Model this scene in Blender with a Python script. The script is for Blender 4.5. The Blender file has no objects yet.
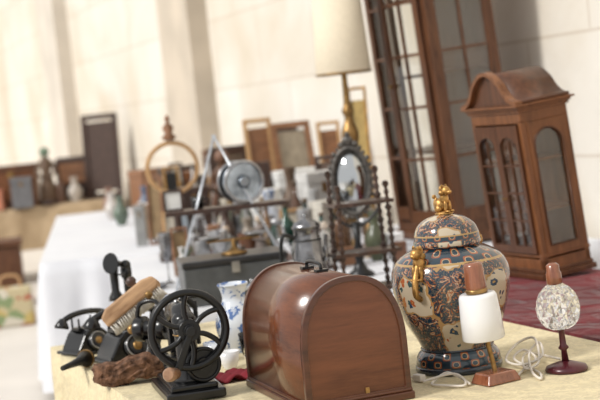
import bpy, math, random
from mathutils import Vector, Matrix, Euler, noise as mnoise
random.seed(7)
sc=bpy.context.scene
sc.view_settings.view_transform='Standard'
pi=math.pi
# ---------------------------------------------------------------- materials
def newmat(name):
    m=bpy.data.materials.new(name); m.use_nodes=True
    nt=m.node_tree; b=nt.nodes['Principled BSDF']; return m,nt,b
def ramp(nt,stops,fac,interp='LINEAR'):
    r=nt.nodes.new('ShaderNodeValToRGB'); r.color_ramp.interpolation=interp
    e=r.color_ramp.elements
    while len(e)<len(stops): e.new(0.5)
    for i,(p,c) in enumerate(stops):
        e[i].position=p; e[i].color=(c[0],c[1],c[2],1)
    nt.links.new(fac,r.inputs[0]); return r.outputs[0]
def coords(nt,scale=(1,1,1)):
    t=nt.nodes.new('ShaderNodeTexCoord'); mp=nt.nodes.new('ShaderNodeMapping')
    mp.inputs['Scale'].default_value=scale
    nt.links.new(t.outputs['Object'],mp.inputs[0]); return mp.outputs[0]
def noise(nt,vec,scale,detail=3,dist=0):
    n=nt.nodes.new('ShaderNodeTexNoise'); n.inputs['Scale'].default_value=scale
    n.inputs['Detail'].default_value=detail; n.inputs['Distortion'].default_value=dist
    nt.links.new(vec,n.inputs['Vector']); return n.outputs['Fac']
def bump(nt,b,h,strength=.2,dist=.01):
    n=nt.nodes.new('ShaderNodeBump'); n.inputs['Strength'].default_value=strength
    n.inputs['Distance'].default_value=dist
    nt.links.new(h,n.inputs['Height']); nt.links.new(n.outputs[0],b.inputs['Normal'])
def pm(name,c,rough=.5,metal=0,var=.25,scale=25,bmp=.05,spec=.5,coat=0):
    m,nt,b=newmat(name); v=coords(nt); f=noise(nt,v,scale)
    lo=[x*(1-var) for x in c]; hi=[min(1,x*(1+var*.5)) for x in c]
    nt.links.new(ramp(nt,[(.3,lo),(.7,hi)],f),b.inputs['Base Color'])
    b.inputs['Roughness'].default_value=rough; b.inputs['Metallic'].default_value=metal
    b.inputs['Specular IOR Level'].default_value=spec
    if coat: b.inputs['Coat Weight'].default_value=coat; b.inputs['Coat Roughness'].default_value=.12
    if bmp: bump(nt,b,f,bmp)
    return m
def wood(name,c1,c2,axis='z',rough=.35,coat=.3,scale=14,spec=.5,dist=.8,lo=.42,hi=.82):
    m,nt,b=newmat(name)
    s={'x':(1.2,9,9),'y':(9,1.2,9),'z':(9,9,1.2)}[axis]
    v=coords(nt,s); n=noise(nt,v,scale*.35,6,dist)
    v2=coords(nt,tuple(k*5 for k in s)); n2=noise(nt,v2,scale*.5,2)
    mx=nt.nodes.new('ShaderNodeMath'); mx.operation='MULTIPLY_ADD'; mx.inputs[1].default_value=.3
    nt.links.new(n2,mx.inputs[0]); nt.links.new(n,mx.inputs[2])
    nt.links.new(ramp(nt,[(lo,c1),((lo+hi)/2-.04,tuple((a+d)/2 for a,d in zip(c1,c2))),(hi,c2)],mx.outputs[0]),b.inputs['Base Color'])
    b.inputs['Roughness'].default_value=rough; b.inputs['Specular IOR Level'].default_value=spec
    b.inputs['Coat Weight'].default_value=coat; b.inputs['Coat Roughness'].default_value=.15
    bump(nt,b,n2,.05,.002)
    return m
def glassmat(name,tint=(1,1,1),fac=.12):
    m=bpy.data.materials.new(name); m.use_nodes=True; nt=m.node_tree; nt.nodes.clear()
    o=nt.nodes.new('ShaderNodeOutputMaterial'); t=nt.nodes.new('ShaderNodeBsdfTransparent'); g=nt.nodes.new('ShaderNodeBsdfGlossy')
    t.inputs[0].default_value=(*tint,1); g.inputs['Roughness'].default_value=.05
    mx=nt.nodes.new('ShaderNodeMixShader'); mx.inputs[0].default_value=fac
    nt.links.new(t.outputs[0],mx.inputs[1]); nt.links.new(g.outputs[0],mx.inputs[2]); nt.links.new(mx.outputs[0],o.inputs[0])
    return m
def realglass(name,c=(1,1,1),rough=.02,tr=1.0):
    m,nt,b=newmat(name); b.inputs['Base Color'].default_value=(*c,1)
    b.inputs['Transmission Weight'].default_value=tr; b.inputs['Roughness'].default_value=rough; b.inputs['IOR'].default_value=1.45
    return m

M_cover=wood('cover_wood',(.060,.018,.008),(.165,.052,.020),'y',.24,.5,scale=12,spec=.4,dist=.3,lo=.36,hi=.88)
M_coverend=wood('cover_end_wood',(.085,.027,.012),(.175,.060,.026),'x',.34,.2,scale=12,spec=.35,dist=.3,lo=.36,hi=.88)
M_coverdk=wood('cover_trim_wood',(.045,.013,.006),(.10,.032,.014),'x',.3,.4,spec=.4)
M_cab=wood('cabinet_wood',(.10,.036,.013),(.22,.085,.031),'z',.4,.15,spec=.3)
M_cabdk=wood('cabinet_dark_wood',(.042,.016,.007),(.115,.043,.018),'z',.4,.15,spec=.3)
M_tall=wood('tall_cabinet_wood',(.050,.020,.010),(.14,.058,.027),'z',.42,.12,spec=.3)
M_dkwood=wood('dark_wood',(.018,.009,.006),(.06,.026,.015),'z',.4,.2)
M_tan=wood('tan_wood',(.34,.19,.08),(.58,.36,.17),'x',.5,.05)
M_pale=wood('pale_brown_wood',(.26,.14,.065),(.52,.32,.17),'x',.55,.0)
M_mid=wood('mid_wood',(.13,.055,.025),(.30,.14,.065),'x',.45,.1)
M_old=pm('weathered_wood',(.17,.09,.055),.85,0,.75,55,1.0,.2)
M_black=pm('black_enamel',(.006,.006,.007),.25,0,.3,30,.03,.5)
M_blackiron=pm('black_cast_iron',(.008,.008,.009),.35,.2,.3,60,.1,.5)
M_gold=pm('gilt_brass',(.50,.28,.09),.42,.8,.6,60,.4)
M_brass=pm('aged_brass',(.32,.19,.07),.38,.8,.4,60,.2)
M_steel=pm('brushed_steel',(.42,.42,.43),.3,.9,.25,30,.05)
M_pewter=pm('pewter',(.26,.26,.27),.24,.95,.6,22,.5)
M_copper=wood('copper_brown',(.13,.038,.018),(.30,.11,.055),'z',.25,.6)
M_opal=pm('opal_glass_white',(.78,.78,.79),.25,0,.03,10,0,.5,.3)
M_cream=pm('cream_fabric_shade',(.74,.65,.50),.8,0,.06,80,.05)
M_white=pm('white_paint',(.74,.74,.72),.6,0,.08,20,.03)
M_wcable=pm('white_cable',(.74,.68,.60),.5,0,.1,20,0)
M_crystal=realglass('pressed_glass',(.98,.98,.98),.03)
M_facet=realglass('faceted_glass',(1,1,1),.02,.86)
M_thin=glassmat('window_glass',(.90,.90,.88),.08)
M_mirror=pm('mirror_glass',(.50,.52,.53),.10,1,.02,10,0)
M_redcloth=pm('red_cloth',(.20,.010,.02),.85,0,.35,12,.3)
M_maroon=pm('maroon_metal',(.07,.008,.014),.3,.1,.2,20,.03,.6)
M_navy=pm('navy_glaze',(.02,.03,.045),.2,0,.4,60,.02,.5,.5)
M_bluew,ntb,bb=newmat('blue_white_porcelain')
vb=coords(ntb); nb=noise(ntb,vb,38,3,.6)
ntb.links.new(ramp(ntb,[(0,(.05,.10,.28)),(.42,(.10,.18,.40)),(.47,(.66,.70,.76)),(1,(.76,.78,.82))],nb),bb.inputs['Base Color']); bb.inputs['Roughness'].default_value=.15
M_plast={}
def col(c,rough=.5,metal=0):
    k=(c,rough,metal)
    if k not in M_plast: M_plast[k]=pm('paint_%d'%len(M_plast),c,rough,metal,.25,20,.05)
    return M_plast[k]
# imari porcelain
def imari():
    m,nt,b=newmat('imari_porcelain'); N=nt.nodes.new; L=nt.links.new
    v=coords(nt); sep=N('ShaderNodeSeparateXYZ'); L(v,sep.inputs[0])
    def mt(op,a,bv=None,c=None):
        n=N('ShaderNodeMath'); n.operation=op
        for i,q in enumerate((a,bv,c)):
            if q is None: continue
            if isinstance(q,(int,float)): n.inputs[i].default_value=q
            else: L(q,n.inputs[i])
        return n.outputs[0]
    def mix(f,a,b_):
        n=N('ShaderNodeMix'); n.data_type='RGBA'
        if isinstance(f,float): n.inputs[0].default_value=f
        else: L(f,n.inputs[0])
        for i,q in ((6,a),(7,b_)):
            if isinstance(q,tuple): n.inputs[i].default_value=(*q,1)
            else: L(q,n.inputs[i])
        return n.outputs[2]
    nw=N('ShaderNodeTexNoise'); nw.inputs['Scale'].default_value=24; L(v,nw.inputs['Vector'])
    sc_=N('ShaderNodeVectorMath'); sc_.operation='SCALE'; sc_.inputs['Scale'].default_value=.045; L(nw.outputs['Color'],sc_.inputs[0])
    av=N('ShaderNodeVectorMath'); L(v,av.inputs[0]); L(sc_.outputs[0],av.inputs[1]); wv=av.outputs[0]
    ang=mt('ARCTAN2',sep.outputs[1],sep.outputs[0])
    pan=mt('SINE',mt('MULTIPLY_ADD',ang,4.0,2.4))
    z=sep.outputs[2]
    zz=mt('SINE',mt('MULTIPLY_ADD',z,28.0,-1.0))
    f=mt('ADD',mt('MULTIPLY',pan,zz),mt('MULTIPLY_ADD',noise(nt,v,20,2),1.3,-.65))
    vo=N('ShaderNodeTexVoronoi'); vo.inputs['Scale'].default_value=38; L(wv,vo.inputs['Vector'])
    cs=N('ShaderNodeSeparateColor'); L(vo.outputs['Color'],cs.inputs[0])
    d=vo.outputs['Distance']
    inner=ramp(nt,[(0,(.36,.09,.028)),(.34,(.022,.05,.09)),(.56,(.40,.15,.05)),(.80,(.04,.08,.08))],cs.outputs[0],'CONSTANT')
    petals=mix(mt('LESS_THAN',d,.14),mix(mt('GREATER_THAN',mt('ADD',d,mt('MULTIPLY',noise(nt,v,110,2),.5)),.63),inner,(.48,.40,.29)),(.42,.26,.09))
    n2=noise(nt,v,34,2,2.8)
    dark=ramp(nt,[(0,(.34,.23,.12)),(.32,(.26,.07,.02)),(.37,(.010,.028,.046)),(.44,(.012,.034,.055)),(.465,(.34,.22,.09)),(.480,(.012,.034,.055)),(.56,(.32,.10,.03)),(.61,(.44,.36,.25)),(.65,(.32,.10,.035)),(.70,(.02,.045,.07))],n2,'CONSTANT')
    colr=mix(mt('GREATER_THAN',f,.22),dark,petals)
    colr=mix(mt('LESS_THAN',mt('ABSOLUTE',mt('ADD',f,-.22)),.05),colr,(.36,.21,.08))
    zb=ramp(nt,[(0,(1,1,1)),(.058*2,(0,0,0)),(.282*2,(1,1,1)),(.318*2,(0,0,0)),(.330*2,(1,1,1)),(.342*2,(0,0,0))],mt('MULTIPLY',z,2.0),'CONSTANT')
    sv=mt('SINE',mt('MULTIPLY',ang,14.0)); sz=mt('SINE',mt('MULTIPLY',z,170.0))
    band=ramp(nt,[(0,(.012,.03,.045)),(.55,(.28,.07,.02)),(.72,(.38,.27,.15)),(.82,(.014,.035,.05))],mt('MULTIPLY_ADD',mt('MULTIPLY',sv,sz),.5,.5),'CONSTANT')
    colr=mix(zb,colr,band)
    ln=mt('ADD',mt('LESS_THAN',mt('ABSOLUTE',mt('ADD',z,-.280)),.0025),mt('LESS_THAN',mt('ABSOLUTE',mt('ADD',z,-.344)),.0018))
    colr=mix(ln,colr,(.40,.25,.09))
    L(colr,b.inputs['Base Color']); b.inputs['Roughness'].default_value=.16; b.inputs['Coat Weight'].default_value=.6; b.inputs['Coat Roughness'].default_value=.05
    return m
M_imari=imari()
def clothmat(name,c,c2,pat=0,bs=.4,fold=3.0,bd=.12):
    m,nt,b=newmat(name); v=coords(nt)
    n=noise(nt,v,2.5,4,.6)
    base=ramp(nt,[(.35,c2),(.65,c)],n)
    if pat:
        n3=noise(nt,v,pat*1.6,2,2)
        pc=ramp(nt,[(.47,tuple(x*.78 for x in c)),(.53,c)],n3)
        mx=nt.nodes.new('ShaderNodeMix'); mx.data_type='RGBA'; mx.inputs[0].default_value=.65
        nt.links.new(base,mx.inputs[6]); nt.links.new(pc,mx.inputs[7]); base=mx.outputs[2]
    nt.links.new(base,b.inputs['Base Color']); b.inputs['Roughness'].default_value=.75
    b.inputs['Sheen Weight'].default_value=.1
    bump(nt,b,noise(nt,v,fold,2,.6),bs,bd)
    return m
M_yellow=clothmat('yellow_damask',(.70,.60,.38),(.60,.49,.28),26,.45,6,.10)
M_wcloth=clothmat('white_cloth',(.70,.71,.74),(.64,.65,.69),0,.25,3,.06)
M_rcloth=clothmat('crimson_cloth',(.17,.002,.008),(.07,.001,.004),0,.7,8)
M_bcloth=clothmat('beige_cloth',(.46,.34,.21),(.38,.27,.16),0,.3)
# ---------------------------------------------------------------- geometry
class G:
    def __init__(s): s.v=[];s.f=[];s.s=[]
    def add(s,vs,fs,sm=False,M=None):
        o=len(s.v)
        for p in vs:
            p=Vector(p)
            if M is not None: p=M@p
            s.v.append(p)
        for f in fs: s.f.append([i+o for i in f]); s.s.append(sm)
        return s
    def box(s,c,d,rot=(0,0,0),taper=1):
        M=Matrix.Translation(c)@Euler(rot).to_matrix().to_4x4()
        a,b,h=d[0]/2,d[1]/2,d[2]/2; t=taper
        vs=[(-a,-b,-h),(a,-b,-h),(a,b,-h),(-a,b,-h),(-a*t,-b*t,h),(a*t,-b*t,h),(a*t,b*t,h),(-a*t,b*t,h)]
        return s.add(vs,[(3,2,1,0),(4,5,6,7),(0,1,5,4),(1,2,6,5),(2,3,7,6),(3,0,4,7)],False,M)
    def lathe(s,prof,n=32,M=None,sm=True):
        vs=[];fs=[]
        for r,z in prof:
            for i in range(n):
                a=2*pi*i/n; vs.append((r*math.cos(a),r*math.sin(a),z))
        for k in range(len(prof)-1):
            for i in range(n):
                j=(i+1)%n; fs.append((k*n+i,k*n+j,(k+1)*n+j,(k+1)*n+i))
        s.add(vs,fs,sm,M)
        o=len(s.v)-len(vs)
        if prof[0][0]>1e-5: s.f.append([o+i for i in range(n)][::-1]); s.s.append(False)
        if prof[-1][0]>1e-5: s.f.append([o+(len(prof)-1)*n+i for i in range(n)]); s.s.append(False)
        return s
    def cyl(s,p0,p1,r0,r1=None,n=16,prof=None):
        p0=Vector(p0);p1=Vector(p1);d=p1-p0;l=d.length
        q=Vector((0,0,1)).rotation_difference(d.normalized())
        M=Matrix.Translation(p0)@q.to_matrix().to_4x4()
        if r1 is None:r1=r0
        pr=[(r0,0),(r1,l)] if prof is None else [(r,z*l) for r,z in prof]
        return s.lathe(pr,n,M)
    def ball(s,c,r,sc=(1,1,1),n=16,rot=(0,0,0),sm=True):
        M=Matrix.Translation(c)@Euler(rot).to_matrix().to_4x4()@Matrix.Diagonal((sc[0],sc[1],sc[2],1))
        m=max(6,n//2)
        return s.lathe([(r*math.sin(pi*k/m)+1e-6,-r*math.cos(pi*k/m)) for k in range(m+1)],n,M,sm)
    def tube(s,pts,r,n=8,closed=False,M=None):
        P=[Vector(p) for p in pts]; N=len(P); vs=[];fs=[]
        rr=r if hasattr(r,'__len__') else [r]*N
        up=None
        for i in range(N):
            if closed: t=(P[(i+1)%N]-P[i-1]).normalized()
            else: t=(P[min(i+1,N-1)]-P[max(i-1,0)]).normalized()
            if up is None: up=t.orthogonal().normalized()
            else: up=(up-t*up.dot(t)).normalized()
            sd=t.cross(up)
            for k in range(n):
                a=2*pi*k/n; vs.append(P[i]+(up*math.cos(a)+sd*math.sin(a))*rr[i])
        R=N if closed else N-1
        for i in range(R):
            i2=(i+1)%N
            for k in range(n):
                k2=(k+1)%n; fs.append((i*n+k,i*n+k2,i2*n+k2,i2*n+k))
        if not closed:
            fs.append([k for k in range(n)][::-1]); fs.append([(N-1)*n+k for k in range(n)])
        return s.add(vs,fs,True,M)
    def ring(s,c,R,r,axis='z',n=40,k=8,sx=1,sy=1):
        pts=[]
        for i in range(n):
            a=2*pi*i/n; u=R*sx*math.cos(a); w=R*sy*math.sin(a)
            p={'z':(u,w,0),'y':(u,0,w),'x':(0,u,w)}[axis]
            pts.append(Vector(c)+Vector(p))
        return s.tube(pts,r,k,True)
    def prism(s,poly,y0,y1,sm=False,M=None):
        n=len(poly); vs=[(x,y0,z) for x,z in poly]+[(x,y1,z) for x,z in poly]
        s.add(vs,[(i,(i+1)%n,n+(i+1)%n,n+i) for i in range(n)],sm,M)
        o=len(s.v)-2*n
        s.f.append([o+i for i in range(n)][::-1]); s.s.append(False)
        s.f.append([o+n+i for i in range(n)]); s.s.append(False)
        return s
    def frame(s,x0,x1,z0,z1,y,w,t):
        s.box(((x0+x1)/2,y,z0+w/2),(x1-x0,t,w)); s.box(((x0+x1)/2,y,z1-w/2),(x1-x0,t,w))
        s.box((x0+w/2,y,(z0+z1)/2),(w,t,z1-z0-2*w)); s.box((x1-w/2,y,(z0+z1)/2),(w,t,z1-z0-2*w)); return s
    def xf(s,M):
        for v_ in s.v: v_[:]=(M@v_)[:]
        return s
    def build(s,name,mat,parent=None,bevel=0,loc=(0,0,0),rot=(0,0,0),label=None,cat=None,group=None,kind=None):
        me=bpy.data.meshes.new(name); me.from_pydata([tuple(p) for p in s.v],[],s.f)
        import bmesh
        bm=bmesh.new(); bm.from_mesh(me); bmesh.ops.recalc_face_normals(bm,faces=bm.faces)
        bm.faces.ensure_lookup_table()
        for i,f in enumerate(bm.faces): f.smooth=s.s[i]
        bm.to_mesh(me); bm.free()
        me.materials.append(mat)
        o=bpy.data.objects.new(name,me); sc.collection.objects.link(o)
        o.location=loc;o.rotation_euler=rot
        if parent: o.parent=parent
        if bevel:
            b=o.modifiers.new('bevel','BEVEL'); b.width=bevel;b.segments=2;b.limit_method='ANGLE';b.angle_limit=math.radians(40)
        if label:o['label']=label
        if cat:o['category']=cat
        if group:o['group']=group
        if kind:o['kind']=kind
        return o
def thing(name,label,cat,loc,rz=0,rot=None,group=None):
    o=bpy.data.objects.new(name,None); o.empty_display_size=.05; sc.collection.objects.link(o)
    o.location=loc;o.rotation_euler=rot if rot else (0,0,math.radians(rz))
    o['label']=label;o['category']=cat
    if group:o['group']=group
    return o
def cr(pts,n=8,closed=False):
    P=[Vector(p) for p in pts]; out=[]; N=len(P)
    for i in range(N if closed else N-1):
        if closed: a,b,c,d=P[i-1],P[i],P[(i+1)%N],P[(i+2)%N]
        else: a,b,c,d=P[max(i-1,0)],P[i],P[i+1],P[min(i+2,N-1)]
        for k in range(n):
            t=k/n; out.append(.5*((2*b)+(c-a)*t+(2*a-5*b+4*c-d)*t*t+(3*b-a-3*c+d)*t**3))
    if not closed: out.append(P[-1])
    return out
T=.75
A=Vector((-.87,4.64)); W=Vector((.94,.343)); S=Vector((-.343,.94))
def P(w,s): return A+W*w+S*s
ROW=20.05
# ---------------------------------------------------------------- setting
m,nt,b=newmat('cream_stone_wall'); v=coords(nt)
n1=noise(nt,v,.8,5,.5); n2=noise(nt,v,9,4)
br=nt.nodes.new('ShaderNodeTexBrick'); br.inputs['Scale'].default_value=1.0
br.inputs['Brick Width'].default_value=1.1; br.inputs['Row Height'].default_value=.55; br.inputs['Mortar Size'].default_value=.008
br.inputs['Color1'].default_value=(.80,.77,.71,1); br.inputs['Color2'].default_value=(.75,.71,.64,1); br.inputs['Mortar'].default_value=(.66,.60,.52,1)
mp=nt.nodes.new('ShaderNodeCombineXYZ'); sp=nt.nodes.new('ShaderNodeSeparateXYZ'); nt.links.new(v,sp.inputs[0])
ad=nt.nodes.new('ShaderNodeMath'); ad.operation='ADD'; nt.links.new(sp.outputs[0],ad.inputs[0]); nt.links.new(sp.outputs[1],ad.inputs[1])
nt.links.new(ad.outputs[0],mp.inputs[0]); nt.links.new(sp.outputs[2],mp.inputs[1]); nt.links.new(mp.outputs[0],br.inputs[0])
mx=nt.nodes.new('ShaderNodeMix'); mx.data_type='RGBA'; mx.blend_type='MULTIPLY'; mx.inputs[0].default_value=1
nt.links.new(br.outputs[0],mx.inputs[6]); nt.links.new(ramp(nt,[(.34,(.86,.80,.71)),(.60,(1,.99,.98))],n1),mx.inputs[7])
nt.links.new(mx.outputs[2],b.inputs['Base Color']); b.inputs['Roughness'].default_value=.85; bump(nt,b,n2,.3,.02)
M_wall=m
M_pil=pm('tan_stone',(.60,.52,.42),.85,0,.2,2,.2)
M_pil2=pm('pale_tan_stone',(.68,.62,.54),.85,0,.15,2,.2)
M_floor=pm('pale_stone_floor',(.66,.61,.55),.6,0,.12,1.5,.05)
rr=(0,0,math.radians(ROW))
G().box((2.75,7,2.6),(.3,26,5.2)).build('wall_right',M_wall,loc=(A.x,A.y,0),rot=rr,kind='structure')
G().box((-3,19.6,2.6),(12,.3,5.2)).build('wall_back',M_wall,loc=(A.x,A.y,0),rot=rr,kind='structure')
G().box((-3,7,-.05),(20,30,.1)).build('floor',M_floor,loc=(A.x,A.y,0),rot=rr,kind='structure')
k=1
for s0,w,mm in ((6.3,.9,M_pil),(11.8,1.0,M_pil2)):
    g=G(); g.box((2.52,s0+w/2,2.6),(.18,w,5.2)); g.box((2.47,s0+w/2,.2),(.28,w+.12,.4))
    g.build('trim_%d'%k,mm,bevel=.01,loc=(A.x,A.y,0),rot=rr,kind='structure'); k+=1
g=G(); g.box((2.57,7,.08),(.06,25,.16)); g.build('baseboard_right',M_pil,loc=(A.x,A.y,0),rot=rr,kind='structure')
# ---------------------------------------------------------------- tables and cloths
def cloth(name,poly,mat,label,z=T,drop=.7,amp=.014,freq=38,cat='tablecloth',table=True):
    pts=[];n=len(poly);Pn=[Vector(p) for p in poly]
    ar=sum(Pn[i].x*Pn[(i+1)%n].y-Pn[(i+1)%n].x*Pn[i].y for i in range(n))
    if ar<0: Pn.reverse()
    s=0
    for i in range(n):
        a,b2=Pn[i],Pn[(i+1)%n]; d=b2-a; L=d.length; nn=Vector((d.y,-d.x)).normalized()
        pd=(a-Pn[i-1]).normalized(); pn=Vector((pd.y,-pd.x))
        K=max(2,int(L/.03))
        for j in range(K):
            N_=(nn+pn).normalized() if j==0 else nn
            pts.append((a+d*(j/K),N_,s+L*j/K))
        s+=L
    g=G();rows=9;m_=len(pts);vs=[];fs=[]
    for r in range(rows+1):
        f=r/rows
        for p,N_,ss in pts:
            w=amp*(math.sin(ss*freq)+.7*math.sin(ss*freq*.43+1.3)+.4*math.sin(ss*freq*1.9+f*2))
            o=(0 if r==0 else .004)+ (f**.7)*(w*.9+amp*1.3)
            q=p+N_*o; vs.append((q.x,q.y,z-drop*f))
    for r in range(rows):
        for i in range(m_):
            j=(i+1)%m_; fs.append((r*m_+i,r*m_+j,(r+1)*m_+j,(r+1)*m_+i))
    g.add(vs,fs,True); g.f.append(list(range(m_))); g.s.append(False)
    c=g.build(name,mat,label=label,cat=cat)
    if table:
        cx=sum((p for p in Pn),Vector((0,0)))/n
        t=thing('table','plain wooden trestle table under a cloth','table',(cx.x,cx.y,0))
        ins=[p+(cx-p).normalized()*.06-cx for p in Pn]
        gg=G(); K=len(ins); vs=[(p.x,p.y,z-.03) for p in ins]+[(p.x,p.y,z-.003) for p in ins]
        gg.add(vs,[list(range(K))[::-1],list(range(K,2*K))]+[(i,(i+1)%K,K+(i+1)%K,K+i) for i in range(K)])
        gg.build('table_top',M_mid,t)
        for p in ins:
            q=p*.9; G().box((q.x,q.y,(z-.03)/2),(.05,.05,z-.03)).build('leg',M_mid,t)
    return c
def rect(w0,w1,s0,s1): return [P(w0,s0),P(w1,s0),P(w1,s1),P(w0,s1)]
cloth('tablecloth',rect(0,1.2,-2.5,0),M_yellow,'pale yellow damask cloth covering a market table')
cloth('tablecloth',[P(1.225,-2.2),P(1.97,-2.2),P(1.97,.53),P(1.52,.53),P(1.52,-.30),P(1.225,-.62)],M_rcloth,'deep crimson cloth draped over the table under the curio cabinet',amp=.006)
cloth('tablecloth',[P(1.235,-.56),P(1.50,-.27),P(1.50,.55),P(1.235,.55)],M_wcloth,'narrow white cloth beside the curio cabinet',amp=.004)
cloth('tablecloth',[(-.72,5.12),(.14,5.38),(-.70,7.54),(-.98,7.54)],M_wcloth,'white cloth on the table holding the metal frame',amp=.012,freq=22)
cloth('tablecloth',rect(1.24,2.5,.59,2.48),M_wcloth,'white cloth under the tall glazed cabinet',amp=.007)
cloth('tablecloth',[(-1.45,7.70),(-.70,7.70),(.46,8.14),(-1.0,12.0),(-2.05,11.9)],M_wcloth,'white cloth draped in deep folds over a table heaped with bric-a-brac',amp=.034,freq=24)
cloth('tablecloth',[(-3.9,13.7),(-1.78,14.0),(-1.9,14.9),(-4.0,14.6)],M_bcloth,'beige cloth on the table by the stone wall',drop=.42,amp=.02,freq=18)
# ---------------------------------------------------------------- sewing machine cover
t=thing('sewing_machine_cover','polished reddish wooden domed sewing machine cover on yellow cloth','cover',(.016,3.430,T+.001),19)
hw,Lh,H=.127,.230,.304
def arch(hw,z0,H,n=32,e=2.35,zs=.13):
    p=[(-hw,z0)]
    for i in range(n+1):
        a=pi-pi*i/n; c,s_=math.cos(a),math.sin(a)
        p.append((hw*math.copysign(abs(c)**(2/e),c),zs+(H-zs)*abs(s_)**(2/e)))
    p.append((hw,z0)); return p
g=G(); g.prism(arch(hw,.015,H-.003),-Lh+.01,Lh-.01,True); o=g.build('body',M_cover,t)
for sy in (-1,1):
    g=G(); 
    ou=arch(hw+.003,.02,H+.001); inn=arch(hw-.012,.03,H-.013)
    n=len(ou); y0,y1=(-Lh,-Lh+.014) if sy<0 else (Lh-.014,Lh)
    vs=[(x,y0,z) for x,z in ou]+[(x,y0,z) for x,z in inn]+[(x,y1,z) for x,z in ou]+[(x,y1,z) for x,z in inn]
    fs=[]
    for i in range(n):
        j=(i+1)%n
        fs+=[(i,j,n+j,n+i),(2*n+i,2*n+j,3*n+j,3*n+i),(i,j,2*n+j,2*n+i),(n+i,n+j,3*n+j,3*n+i)]
    g.add(vs,fs,False); g.build('end_rim',M_coverdk,t,bevel=.002)
    g=G(); g.prism(arch(hw-.011,.025,H-.012),(-Lh+.005) if sy<0 else Lh-.012,(-Lh+.012) if sy<0 else Lh-.005); g.build('end_panel',M_coverend,t)
g=G(); g.box((0,0,.009),(2*hw+.014,2*Lh+.012,.018)); g.box((0,0,.022),(2*hw+.008,2*Lh+.005,.008)); g.build('base_moulding',M_coverdk,t,bevel=.003)
g=G(); g.box((.02,-Lh+.003,.036),(.010,.004,.014)); g.cyl((.02,-Lh+.0015,.038),(.02,-Lh,.038),.0025,n=10); g.build('keyhole_plate',M_brass,t,bevel=.001)
g=G(); g.box((0,-.05,H),(.03,.02,.006)); g.box((0,.05,H),(.03,.02,.006)); g.tube(cr([(0,-.05,H+.002),(0,-.045,H+.014),(0,0,H+.018),(0,.045,H+.014),(0,.05,H+.002)]),.0045); g.build('carrying_handle',M_blackiron,t)
# ---------------------------------------------------------------- vase
t=thing('lidded_vase','tall lidded imari porcelain vase with gilt lion knob','vase',(.358,3.56,T+.001),10)
pr=[(.104,0),(.108,.005),(.107,.030),(.100,.045),(.090,.056),(.092,.066),(.104,.09),(.126,.13),(.142,.18),(.149,.222),(.147,.256),(.130,.286),(.100,.305),(.080,.312),(.076,.318)]
G().lathe([(p.x,p.z) for p in cr([(r,0,z) for r,z in pr],5)],56).build('body',M_imari,t)
g=G(); g.lathe([(.109,.0005),(.1105,.006),(.110,.014),(.108,.016)],48); g.ring((0,0,.057),.0905,.003,n=48); g.build('foot_rim',M_navy,t)
lp=[(.078,.312),(.084,.316),(.085,.324),(.083,.332),(.081,.347),(.071,.368),(.050,.384),(.024,.392),(.014,.394)]
G().lathe([(p.x,p.z) for p in cr([(r,0,z) for r,z in lp],5)],48).build('lid',M_imari,t)
def lion(g,o,s,rz=0):
    R=Matrix.Translation(o)@Matrix.Rotation(rz,4,'Z')
    def B(c,r,sc=(1,1,1),rot=(0,0,0)):
        c=R@(Vector(c)*s); g.ball(c,r*s,sc,12,(rot[0],rot[1],rot[2]+rz))
    B((0,.1,.22),.2,(1,1.1,1.25),(.5,0,0)); B((0,-.06,.42),.16,(1,.9,1.3)); B((0,-.14,.66),.15,(1,1,1)); B((0,-.27,.62),.08,(1,1.2,.8))
    for x in(-1,1):
        B((x*.1,-.16,.18),.06,(1,1,3)); B((x*.1,-.22,.03),.07,(1,1.5,.6)); B((x*.17,.08,.12),.11,(.8,1.3,1.1)); B((x*.1,-.08,.80),.045,(1,.6,1.4))
        B((x*.12,-.06,.6),.09); 
    B((0,.30,.30),.07,(1,1,2.4),(.3,0,0)); B((0,.34,.48),.07); B((0,-.02,.72),.12)
g=G(); g.lathe([(.020,.390),(.024,.396),(.012,.402)],20); lion(g,(0,0,.398),.082,.6); g.build('lion_knob',M_gold,t)
for a in (math.radians(222),math.radians(42)):
    g=G()
    c=Vector((math.cos(a)*.132,math.sin(a)*.132,.246)); lion(g,c,.100,a+pi/2)
    g.tube(cr([(math.cos(a)*.145,math.sin(a)*.145,.200),(math.cos(a)*.164,math.sin(a)*.164,.215),(math.cos(a)*.160,math.sin(a)*.160,.25),(math.cos(a)*.142,math.sin(a)*.142,.285),(math.cos(a)*.118,math.sin(a)*.118,.305)]),.008)
    g.build('gilt_handle',M_gold,t)
# ---------------------------------------------------------------- white shade lamp
t=thing('table_lamp','small lamp with white glass shade and wooden base','lamp',(.420,3.34,T+.001),30)
G().box((0,0,.013),(.10,.075,.026),taper=.78).build('base',M_copper,t,bevel=.004)
g=G(); g.tube(cr([(0,.0,.024),(-.002,.003,.05),(-.010,.006,.10),(-.016,.006,.15),(-.018,.006,.20)]),.006); g.build('stem',M_brass,t)
Ms=Matrix.Translation((-.012,.006,.010))@Matrix.Rotation(math.radians(-4),4,'Y')
g=G(); g.lathe([(.049,.098),(.051,.100),(.049,.15),(.0455,.200),(.042,.207),(.014,.209),(.014,.204),(.040,.202),(.0435,.196),(.047,.15),(.048,.100)],40,Ms); g.build('lamp_shade',M_opal,t)
g=G(); g.lathe([(.016,.207),(.024,.209),(.025,.225),(.023,.274),(.020,.281),(.010,.283)],24,Ms); g.build('shade_cap',M_copper,t)
g=G(); g.lathe([(.0255,.209),(.0265,.214),(.025,.220)],24,Ms); g.build('cap_ring',M_brass,t)
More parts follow.
